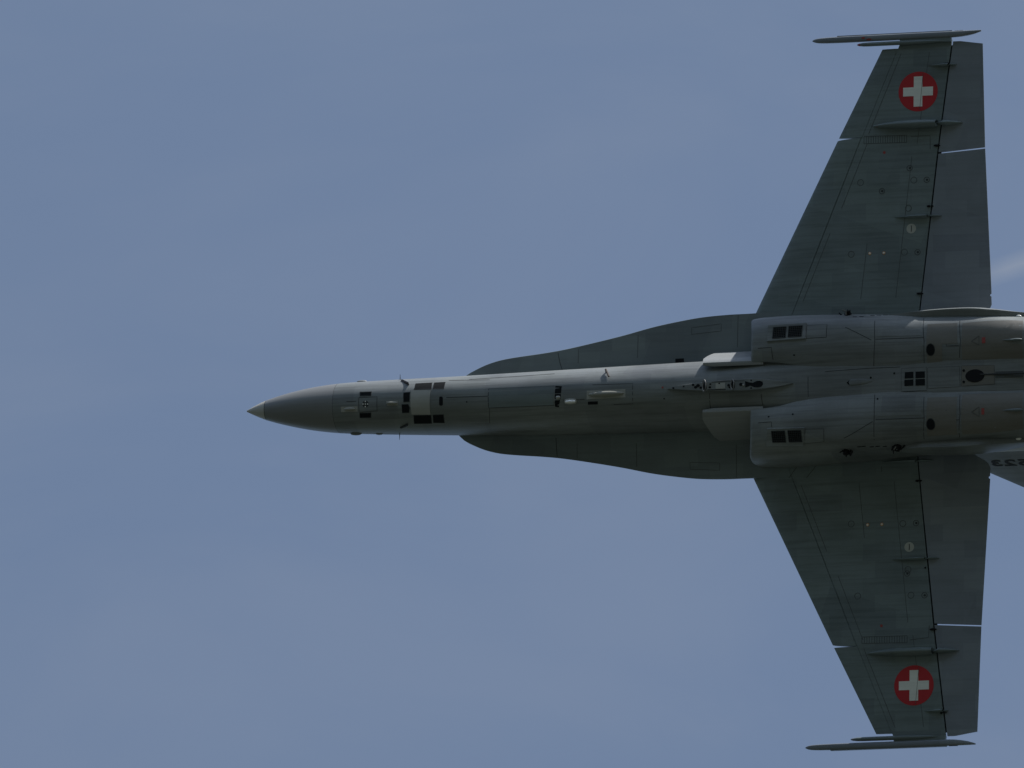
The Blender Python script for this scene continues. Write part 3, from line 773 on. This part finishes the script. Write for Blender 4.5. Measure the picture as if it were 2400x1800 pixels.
# nose
for p in FT['nose_vent']: patch('vent_opening', p, 'dark', fuselage, T_F); outline(p, 0.012, 'vent_frame', fuselage, T_F, 'line', 0.006)
for p in FT['nose_panel']: outline(p, 0.008, 'panel_line', fuselage, T_F)
for p in FT['sensor_dot']: disc('rivet_light', p[0], 0.011, 'lens', fuselage, T_F, 0.006, 8)
disc('sensor_plate', FT['sensor_dot'][1][0], 0.055, 'line', fuselage, T_F, 0.002, 20)
for p in FT['tan_patch']: patch('fairing_base', p, 'pale', fuselage, T_F, 0.003)
for p in FT['tan_bump']: blister('blade_fairing', p[0], p[1], 0.065, 0.045, 'tan', fuselage, T_F)
for p, q in zip(FT['side_bump'], (0.03, 0.035, 0.02)):
    sg = 1 if p[0][1] > 0 else -1
    pa, pb = Vector(p[0]), Vector(p[1])
    pa.z = pb.z = smooth_tab(FUS, pa.x)[1] + (0.05 if sg > 0 else 0.0)
    pa.y = pb.y = sg * smooth_tab(FUS, pa.x)[0]
    blister('probe_fairing', pa, pb, 0.09, q, 'paint', fuselage, T_F)
for p in FT['spike']:
    co, n = snap(T_F, p[0]); sg = 1 if co.y > 0 else -1
    base = Vector((co.x, co.y, co.z - 0.10)); b2, n2 = snap(T_F, base)
    d = Vector((0.0, sg, 0.05)).normalized()
    rod('angle_of_attack_probe', b2 - d * 0.02, b2 + d * (0.09 if sg > 0 else 0.10), 0.008, 0.003, 'line', fuselage)
for p in FT['blade']:
    a, na = snap(T_F, p[0]); b, nb = snap(T_F, p[1]); hgt = 0.1
    sg = 1 if a.y > 0 else -1
    out_ = Vector((-0.0, sg * 0.62, 0.78)) if sg > 0 else nb
    tip0 = a + na * 0.01; q = 0.05
    prism('antenna_blade', [a - na * 0.01, b - nb * 0.01, b + nb * q + Vector((0.0, 0, 0)), a + na * (q * 0.4) + Vector((0.02, 0, 0))], Vector((0.006, sg * 0.012, 0)), 'brown' if sg > 0 else 'line', fuselage)
for p in FT['tall_window']: patch('dark_window', p, 'dark', fuselage, T_F); outline(p, 0.009, 'window_rim', fuselage, T_F, 'line', 0.006)
for p in FT['gun_panel']: patch('pale_panel', p, 'pale', fuselage, T_F, 0.005, label='pale blank panel between the dark windows'); outline(p, 0.008, 'panel_line', fuselage, T_F)
for p in FT['dark_window']: patch('dark_window', p, 'dark', fuselage, T_F, 0.004); outline(p, 0.009, 'window_rim', fuselage, T_F, 'line', 0.006)
for p in FT['slot']: patch('vent_slot', p, 'dark', fuselage, T_F)
stroke('panel_line', FT['line_f'][:2], 0.011, 'line', fuselage, T_F)
for l in FT['line_f'][2:]: stroke('panel_line', [l], 0.008, 'line', fuselage, T_F)
door = [FT['line_f'][1][0], FT['line_f'][2][2], FT['line_f'][1][2], FT['line_f'][1][1]]
patch('nose_gear_door', inset(door, 0.985), 'strake', fuselage, T_F, 0.003)
for p in FT['gear_slot']: patch('gear_slot', p, 'dark', fuselage, T_F)
for p in FT['gear_light']: blister('taxi_light', Vector(p[0]) - Vector((0.04, 0, 0)), Vector(p[0]) + Vector((0.04, 0, 0)), 0.06, 0.03, 'pale', fuselage, T_F)
for p in FT['strobe']:
    a, b = Vector(p[0]), Vector(p[1])
    blister('strobe_base', a - (b - a) * 0.08, b + (b - a) * 0.08, 0.10, 0.014, 'pale', fuselage, T_F, e=0.25, peak=0.5)
    blister('strobe_light', a, b, 0.062, 0.05, 'lens', fuselage, T_F, e=0.3, peak=0.5)
for p in FT['blister_patch']: patch('fairing_base', p, 'pale', fuselage, T_F, 0.003); 
for p in FT['blister']: blister('antenna_blister', p[0], p[1], 0.105, 0.06, 'tan', fuselage, T_F, peak=0.5, e=0.6)
for p in FT['vent_slot']: patch('vent_slot', p, 'dark', fuselage, T_F)
disc('red_dot', FT['red_dot'][0][0], 0.018, 'redmark', fuselage, T_F, 0.003, 12)
for p in FT['black_dot']: disc('drain_port', p[0], 0.012, 'dark', fuselage, T_F, 0.003, 10)
for p in FT['hook']:
    a, n = snap(T_F, p[0]); b, n2 = snap(T_F, p[1])
    rod('static_probe', a, a + n * 0.06, 0.016, 0.014, 'brown', fuselage)
    rod('static_probe', a + n * 0.055, b + n2 * 0.03, 0.018, 0.014, 'brown', fuselage)
# leading edge extensions
for i, s_ in ((0, 1), (1, -1)):
    for ln in ([(-1.22, 0.80), (-1.22, 1.335)], [(-2.9, .70), (-2.9, 1.08)], [(-3.9, .66), (-3.9, .90)], [(-2.0, 1.05), (-1.5, 1.08), (-1.5, 1.2), (-2.0, 1.16), (-2.0, 1.05)]):
        stroke('panel_line', [[(x, s_ * y, 0.04) for x, y in ln]], 0.007, 'seam', LEX[i], T_L[i])
for p in FT['lex_vent']: patch('vent_opening', p, 'dark', LEX[0], T_L[0])
for l in FT['lex_line']:
    i = side(l[0]); stroke('panel_line', [l], 0.009, 'line', LEX[i], T_L[i])

# centreline store pylon on the belly
def pylon():
    ol = [Vector(p) for p in FT['pylon'][0]]
    x0, x1 = -2.13, -0.03
    rings = []
    for x in stations(x0, x1, 30):
        u = (x - x0) / (x1 - x0)
        w = 0.096 * min(1, (sin(pi * min(1, u / 0.62) / 2) if u < .62 else cos(pi * (u - .62) / (2 * .38)))) ** 0.85 + 0.002
        h = 0.975 - 0.06 * max(0, (0.12 - u) / 0.12) - 0.05 * max(0, (u - 0.75) / 0.25)
        r = [(-w * 1.0, 0.83), (-w, h - 0.012), (-w * 0.9, h), (w * 0.9, h), (w, h - 0.012), (w, 0.83)]
        rings.append([Vector((x, y, z)) for y, z in r])
    py = loft('centreline_pylon', rings, 'paint', smooth=30)
    T = tree_of([py])
    def X(pxx): return -2.13 + (pxx - 1560) / (1868 - 1560) * 2.10
    for cx, rr in ((1655, 0.095), (1724, 0.082)):
        c = Vector((X(cx), 0.0, 0.975)); prev = None; rings = []
        for k in range(20):
            a = 2 * pi * k / 20
            o = Vector((0.03 * cos(a) * 1.0, cos(a) * 0.0 + rr * sin(a), 0.045 * cos(a)))
            o = Vector((0.035 * cos(a), rr * sin(a), 0.05 + 0.03 * cos(a)))
            d = Vector((0.035 * cos(a), rr * sin(a), 0)).normalized()
            rings.append([c + o + (d * cos(b) + Vector((0, 0, 1)) * sin(b)) * 0.012 for b in [2 * pi * j / 8 for j in range(8)]])
        rings.append(rings[0])
        loft('sway_brace_ring', rings, 'steel', py, cap0=False, cap1=False, smooth=60)
        disc('brace_socket', c, rr * 0.8, 'dark', py, T, 0.004, 18, rx=0.03)
    bow = [(1753, .055), (1754, -.05), (1766, -.022), (1776, -.05), (1786, -.055), (1793, -.045), (1797, -.01), (1796, .03), (1790, .05), (1782, .05), (1772, .022), (1764, .03)]
    patch('store_rack_opening', [(X(a), b, 0.975) for a, b in bow], 'dark', py, T, 0.004, 0.2)
    for yy in (0.062, -0.062): disc('bolt_hole', (X(1768), yy, 0.975), 0.013, 'dark', py, T, 0.004, 10)
    rnd = random.Random(3)
    for (a, b, r_, mm) in [(1626, .03, .018, 'dark'), (1632, -.01, .022, 'dark'), (1638, .015, .026, 'dark'), (1645, -.02, .02, 'dark'), (1668, .03, .014, 'dark'),
                       (1667, -.02, .018, 'dark'), (1690, .035, .012, 'dark'), (1713, .0, .02, 'dark'), (1715, -.035, .014, 'dark'),
                       (1743, .005, .026, 'dark'), (1749, -.01, .014, 'pale'), (1603, .01, .012, 'dark'), (1575, .0, .016, 'dark')]:
        if mm == 'dark': disc('socket', (X(a), b, 0.975), r_, mm, py, T, 0.004, 10, rx=r_ * 1.2)
        else: blister('latch', (X(a) - r_ * 1.5, b, .975), (X(a) + r_ * 1.5, b, .975), r_ * 2, 0.03, mm, py, T, 8, 6)
    stroke('panel_line', [[(X(1661), -.062, .975), (X(1706), -.066, .975)]], 0.012, 'black', py, T)
    stroke('panel_line', [[(X(1672), .062, .975), (X(1720), .066, .975), (X(1752), .062, .975)]], 0.008, 'line', py, T)
    patch('access_panel', [(X(1681), .045, .975), (X(1704), .045, .975), (X(1704), -.05, .975), (X(1681), -.05, .975)], 'pale', py, T, 0.003, 0.3)
pylon()

# engine nacelles
def strips(quad, T, parent, nx, ny, m, w):
    a, b, c, d = [Vector(p) for p in quad]; ls = []
    for i in range(nx + 1):
        t = i / nx; ls.append([a + (b - a) * t, d + (c - d) * t])
    for i in range(ny + 1):
        t = i / ny; ls.append([a + (d - a) * t, b + (c - b) * t])
    return ls
def plane_of(poly, T):
    pts = [snap(T, p)[0] for p in poly]; c = sum(pts, Vector()) / len(pts)
    n = Vector()
    for p, q in zip(pts, pts[1:] + pts[:1]): n += (p - c).cross(q - c)
    n.normalize()
    if n.z < 0: n = -n
    return c, n
def flat(name, poly, c, n, h, depth, m, parent, **kw):
    top = [Vector(p) - n * ((Vector(p) - c).dot(n)) + n * h for p in poly]; k = len(top)
    mid_ = sum(top, Vector()) / k
    bot = [mid_ + (p - mid_) * 1.10 - n * depth for p in top]
    return obj(name, top + bot, [tuple(range(k)), tuple(range(2 * k - 1, k - 1, -1))] + [(i, (i + 1) % k, k + (i + 1) % k, k + i) for i in range(k)], m, parent, None, **kw)
HP = []
for p in FT['housing']:
    i = side(p[0]); c, n = plane_of(p, T_N[i]); HP.append((c, n))
    flat('grille_housing', p, c, n, 0.030, 0.09, 'paint', NACS[i])
for k, p in enumerate(FT['grille']):
    i = side(p[0]); c, n = HP[k // 2]
    flat('vent_grille', p, c, n, 0.0325, 0.01, 'dark', NACS[i])
    q = [Vector(v) - n * ((Vector(v) - c).dot(n)) + n * 0.034 for v in p]
    vs, fs = [], []
    def bar(a, b, w):
        t = (b - a).normalized(); sd_ = n.cross(t) * w * 0.5; o = len(vs)
        for e in (a, b):
            vs.extend([e - sd_, e + sd_, e + sd_ + n * 0.004, e - sd_ + n * 0.004])
        fs.extend([(o, o + 1, o + 5, o + 4), (o + 1, o + 2, o + 6, o + 5), (o + 2, o + 3, o + 7, o + 6), (o + 3, o, o + 4, o + 7), (o, o + 3, o + 2, o + 1), (o + 4, o + 5, o + 6, o + 7)])
    for j in range(8): t = j / 7; bar(q[0] + (q[1] - q[0]) * t, q[3] + (q[2] - q[3]) * t, 0.0045 if 0 < j < 7 else 0.012)
    for j in range(7): t = j / 6; bar(q[0] + (q[3] - q[0]) * t, q[1] + (q[2] - q[1]) * t, 0.0045 if 0 < j < 6 else 0.012)
    obj('grille_bars', vs, fs, 'line', NACS[i], None)
for p in FT['aft_panel']:
    i = side(p[0]); patch('access_panel', inset(p, 0.97), 'paint', NACS[i], T_N[i], 0.004); outline(p, 0.008, 'panel_line', NACS[i], T_N[i])
for p in FT['access_hatch']:
    i = side(p[0]); patch('access_panel', p, 'paint', NACS[i], T_N[i], 0.004)
for p in FT['engine_door']:
    i = side(p[0]); patch('engine_bay_door', p, 'belly', NACS[i], T_N[i], 0.004)
for l in FT['nac_line']:
    i = side(l[0]); stroke('panel_line', [l], 0.010, 'line', NACS[i], T_N[i])
for p in FT['oval_port']:
    i = side(p[0]); c = Vector(p[0]); disc('oval_port', c, 0.092, 'dark', NACS[i], T_N[i], 0.005, 24, rx=0.064)
    outline(disc_pts(c, 0.098, 24, 0.070), 0.010, 'port_rim', NACS[i], T_N[i], 'line', 0.006)
for p in FT['drain']:
    c = Vector(p[0]); i = side(c); T = T_F if abs(c.y) < 0.2 else T_N[i]
    disc('drain_port', c, 0.016, 'dark', fuselage if abs(c.y) < 0.2 else NACS[i], T, 0.005, 10)
for l in FT['triangle']:
    i = side(l[0]); stroke('warning_triangle', [l], 0.008, 'seam', NACS[i], T_N[i], 0.007)
for p in FT['red_rect']:
    i = side(p[0]); patch('red_stencil', p, 'redmark', NACS[i], T_N[i], 0.007)
for p in FT['dart']:
    i = side(p[0]); blister('drain_mast', p[0], p[1], 0.05, 0.035, 'strake', NACS[i], T_N[i], peak=0.7)
for l in FT['centre_line']: stroke('panel_line', [l], 0.009, 'line', fuselage, T_F)
for p in FT['window_frame']: patch('window_frame', p, 'paint', fuselage, T_F, 0.006); outline(p, 0.010, 'panel_line', fuselage, T_F)
for p in FT['centre_window']: patch('dark_window', p, 'dark', fuselage, T_F, 0.010)
for p in FT['centre_panel']: patch('access_panel', p, 'paint', fuselage, T_F, 0.005); outline(p, 0.009, 'panel_line', fuselage, T_F)
for p in FT['hook_plate']: patch('hook_plate', p, 'belly', fuselage, T_F, 0.005); outline(p, 0.010, 'panel_line', fuselage, T_F)
for p in FT['hook_hole']: disc('hook_well', p[0], 0.105, 'black', fuselage, T_F, 0.010, 30, rx=0.155)
for p in FT['plate_dot']: disc('bolt_hole', p[0], 0.022, 'dark', fuselage, T_F, 0.009, 12)
for p in FT['hook_strip']: patch('arrestor_hook_bay', p, 'seam', fuselage, T_F, 0.005)
q = FT['hook_strip'][0]; rod('arrestor_hook', Vector(q[0]) + Vector((-0.25, -0.04, 0.02)), Vector(q[0]) + Vector((2.0, -0.05, -0.06)), 0.012, 0.012, 'line', fuselage)
for p in FT['naca']:
    patch('inlet_scoop', [Vector(p[0]) + Vector((-0.03, 0, 0)), Vector(p[0]) + Vector((0.02, 0.045, 0)), Vector(p[0]) + Vector((0.02, -0.045, 0))], 'dark', fuselage, T_F, 0.004)
    blister('scoop_fairing', Vector(p[0]), Vector(p[1]) + Vector((0.15, 0, 0)), 0.11, 0.012, 'paint', fuselage, T_F, peak=0.25)

# missile bay fittings along the lower nacelle edges
for p in FT['bay_hole']:
    i = side(p[0]); disc('socket', p[0], 0.018, 'dark', NACS[i], T_N[i], 0.004, 10, rx=0.04)
rr = random.Random(11)
for p in FT['bay_cluster']:
    i = side(p[0]); s = 1 if i == 0 else -1
    co, n = snap(T_N[i], p[0])
    big = 1.25 if co.x > 0.9 else 1.0
    fit = rod('ejector_foot', co - n * 0.03, co + n * 0.06, 0.06 * big, 0.045 * big, 'black', NACS[i], 10)
    for k in range(9):
        a = Vector((rr.uniform(-0.11, 0.11) * big, s * rr.uniform(-0.02, 0.05), rr.uniform(-0.04, 0.08)))
        d = Vector((rr.uniform(-1, 1), s * rr.uniform(0.4, 1.4), rr.uniform(-0.3, 0.9))).normalized()
        c = co + a
        rod('ejector_arm', c - d * 0.03, c + d * rr.uniform(0.03, 0.08), 0.016, 0.009, rr.choice(['black', 'black', 'line', 'steel']), NACS[i], 6)
# sunlit flap-root fairing along the fuselage side
def root_fairing(s):
    rings = []
    tab = [(1.35, 1.06), (1.6, 1.10), (1.9, 1.145), (2.2, 1.172), (2.8, 1.178), (3.2, 1.145), (3.6, 1.085), (4.0, 1.03), (4.3, 0.99)]
    for x in stations(1.35, 4.3, 32):
        y = smooth_tab(tab, x)[0]
        q = max(0, min(1, (x - 1.6) / 0.5, (3.9 - x) / 0.8))
        prof = [(0.92, 0.10), (y - 0.03, 0.20), (y, 0.40), (y, 0.54), (y - 0.030 * q, 0.66 + 0.05 * q), (y - 0.058 * q, 0.69 + 0.10 * q), (y - 0.075 * q - 0.005, 0.69 + 0.10 * q), (0.92, 0.68)]
        prof = [(a_, h_ * (1 - 0.42 * max(0, (x - 3.0) / 1.3))) for a_, h_ in prof]
        rings.append([Vector((x, s * a, h)) for a, h in prof])
    return loft('flap_root_fairing', rings, 'paint', smooth=35)
RF = [root_fairing(s) for s in (1, -1)]
# fin root strip on the fuselage side; pale tone paints in skylight
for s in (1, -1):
    loft('fin_root_lit_strip', [[Vector((x, s * (0.98 + 0.03 * min(1, (x - 2.55) * 2)), 0.02)), Vector((x, s * 1.045, -0.10)), Vector((x, s * 1.055, -0.16)), Vector((x, s * 1.03, -0.26)), Vector((x, s * 0.85, -0.26)), Vector((x, s * 0.85, 0.02))] for x in stations(2.62, 5.4, 12)], 'pale', smooth=60)
for p in FT['tail_lamp']:
    if p:
        c = Vector(p[0]); T = T_N[side(c)]
        blister('small_lamp', c - Vector((0.05, 0, 0)), c + Vector((0.05, 0, 0)), 0.05, 0.03, 'lens', NACS[side(c)], T, 8, 6)

# wings
for p in FT['roundel']:
    c = Vector(p[0]); i = side(c); T = T_W[i]; w = WINGS[i]
    disc('roundel', c, 0.325, 'red', w, T, 0.003, 72, label='round red insignia under the wing')
    a, b = 0.072, 0.2475
    cr_ = [(-a, -b), (a, -b), (a, -a), (b, -a), (b, a), (a, a), (a, b), (-a, b), (-a, a), (-b, a), (-b, -a), (-a, -a)]
    patch('white_cross', [c + Vector((x, y, 0)) for x, y in cr_], 'white', w, T, 0.006, label='white cross on the red roundel')
    stroke('panel_line', [[c + Vector((0.08, 0.3, 0)), c + Vector((0.03, -0.3, 0))]], 0.005, 'seam', w, T, 0.0075)
for p in FT['marker']:
    c = Vector(p[0]); i = side(c); disc('round_marker', c, 0.079, 'circle', WINGS[i], T_W[i], 0.003, 28)
    patch('marker_stencil', [c + Vector((x, y, 0)) for x, y in ((-.006, -.05), (.006, -.05), (.009, 0), (.006, .05), (-.006, .05), (-.003, 0))], 'line', WINGS[i], T_W[i], 0.006)
for p in FT['orange']:
    c = Vector(p[0]); i = side(c); disc('orange_mark', c, 0.024, 'orange', WINGS[i], T_W[i], 0.003, 14)
    blister('marker_cap', c - Vector((.02, 0, 0)), c + Vector((.02, 0, 0)), 0.034, 0.012, 'white', WINGS[i], T_W[i], 8, 6)
for k, p in enumerate(FT['ring']):
    c = Vector(p[0]); i = side(c); outline(disc_pts(c, 0.05, 18), 0.009, 'fuel_cap', WINGS[i], T_W[i], 'seam')
for k, p in enumerate(FT['smudge']):
    c = Vector(p[0]); i = side(c); outline(disc_pts(c, 0.045, 14), 0.012, 'hardpoint_cap', WINGS[i], T_W[i], 'seam'); disc('socket', c + Vector((0.005, 0, 0)), 0.020, 'line', WINGS[i], T_W[i], 0.003, 8)
for p in FT['red_spot']:
    c = Vector(p[0]); i = side(c); disc('red_mark', c, 0.024, 'redmark', WINGS[i], T_W[i], 0.003, 10)
for p in FT['louvre']:
    i = side(p[0]); stroke('louvre_panel', strips(p, T_W[i], None, 18, 1, 'line', 0.006), 0.008, 'seam', WINGS[i], T_W[i], kind='stuff')
for i, s_ in ((0, 1), (1, -1)):
    for off, y0, y1, nm in ((0.10, 1.5, 2.6, 'seam'), (0.13, 3.0, 4.05, 'seam'), (0.09, 4.2, 5.5, 'seam')):
        stroke('panel_line', [[(at(LH, y) + off, s_ * y, 0.05) for y in stations(y0, y1, 4)]], 0.007, nm, WINGS[i], T_W[i])
    for off, y0, y1 in ((-0.42, 1.5, 3.8), (-0.36, 4.0, 5.5), (-1.0, 1.5, 2.4)):
        stroke('panel_line', [[(at(TH, y) + off, s_ * y, 0.08) for y in stations(y0, y1, 4)]], 0.006, 'seam', WINGS[i], T_W[i])
for l in FT['wing_line']:
    i = side(l[0]); stroke('panel_line', [l], 0.008, 'seam', WINGS[i], T_W[i])
for p in FT['hinge_bit']:
    c = Vector(p[0]); i = side(c); s = 1 if i == 0 else -1
    blister('hinge_bracket', c - Vector((0.06, 0, 0)), c + Vector((0.06, 0, 0)), 0.038, 0.03, 'black', WINGS[i], T_W[i], 8, 6)
for p in FT['thin_fairing']:
    i = side(p[0]); a, b = Vector(p[0]), Vector(p[1]); ln = (b - a).length
    a.y = b.y = (a.y + b.y) / 2
    blister('hinge_fairing', a, b, 0.05, 0.07 if ln < 0.6 else 0.085, 'wing', WINGS[i], T_W[i], 20, 8, e=0.8, peak=0.6)
for p in FT['pod_fairing']:
    i = side(p[0]); a, b = Vector(p[0]), Vector(p[1]); a.y = b.y = (a.y + b.y) / 2
    f = blister('actuator_fairing', a, b, 0.135, 0.15, 'wing', WINGS[i], T_W[i], 28, 12, e=0.75, peak=0.5)
    Tf = tree_of([f]); cx = at(TH, abs(a.y))
    stroke('fairing_joint', [[(cx - 0.05, a.y + 0.06, 0.05), (cx - 0.05, a.y + 0.03, 0.2), (cx - 0.04, a.y - 0.03, 0.2), (cx + 0.02, a.y - 0.065, 0.05)]], 0.014, 'line', WINGS[i], Tf)
    if i == 0: disc('red_mark', a + Vector((0.10, 0.0, 0.03)), 0.014, 'redmark', WINGS[i], Tf, 0.004, 10)

# launchers
for k, p in enumerate(FT['lau_red']): disc('red_stencil', p[0], 0.018, 'redmark', LAU[0], T_LA[0], 0.003, 14, rx=0.045 if k else 0.03)
for l in FT['lau_line']:
    i = side(l[0]); stroke('launcher_joint', [l], 0.007, 'line', LAU[i], T_LA[i], 0.003)

# serial digits on the outer face of the near fin
f, fp, nrm = FINS[1]
out_s = -1 if nrm.y > 0 else 1
def serial(ch, x, h):
    cu = bpy.data.curves.new('serial_digit', 'FONT'); cu.body = ch; cu.size = 0.265; cu.extrude = 0.002; cu.offset = 0.006; cu.align_x = 'CENTER'
    to = bpy.data.objects.new('tmp', cu); COL.objects.link(to)
    dg = bpy.context.evaluated_depsgraph_get(); dg.update()
    me = bpy.data.meshes.new_from_object(to.evaluated_get(dg))
    bpy.data.objects.remove(to); bpy.data.curves.remove(cu)
    # text runs forward-to-aft reversed: its baseline is on the fin-tip side
    T = tree_of([f])
    for v in me.vertices:
        p = fp(x - v.co.x * 1.6, h - v.co.y, 0)
        co, n, i_, d_ = T.find_nearest(p + nrm * out_s * 0.3)
        v.co = co + nrm * out_s * (0.003 + v.co.z)
    me.name = 'serial_digit'; me.materials.clear(); me.materials.append(M['serial'])
    o = bpy.data.objects.new('serial_digit', me); COL.objects.link(o); o.parent = f
SER_X, SER_H = 2.93, -0.075
for k, ch in enumerate('325'): serial(ch, SER_X + 0.225 * k, SER_H + 0.53)
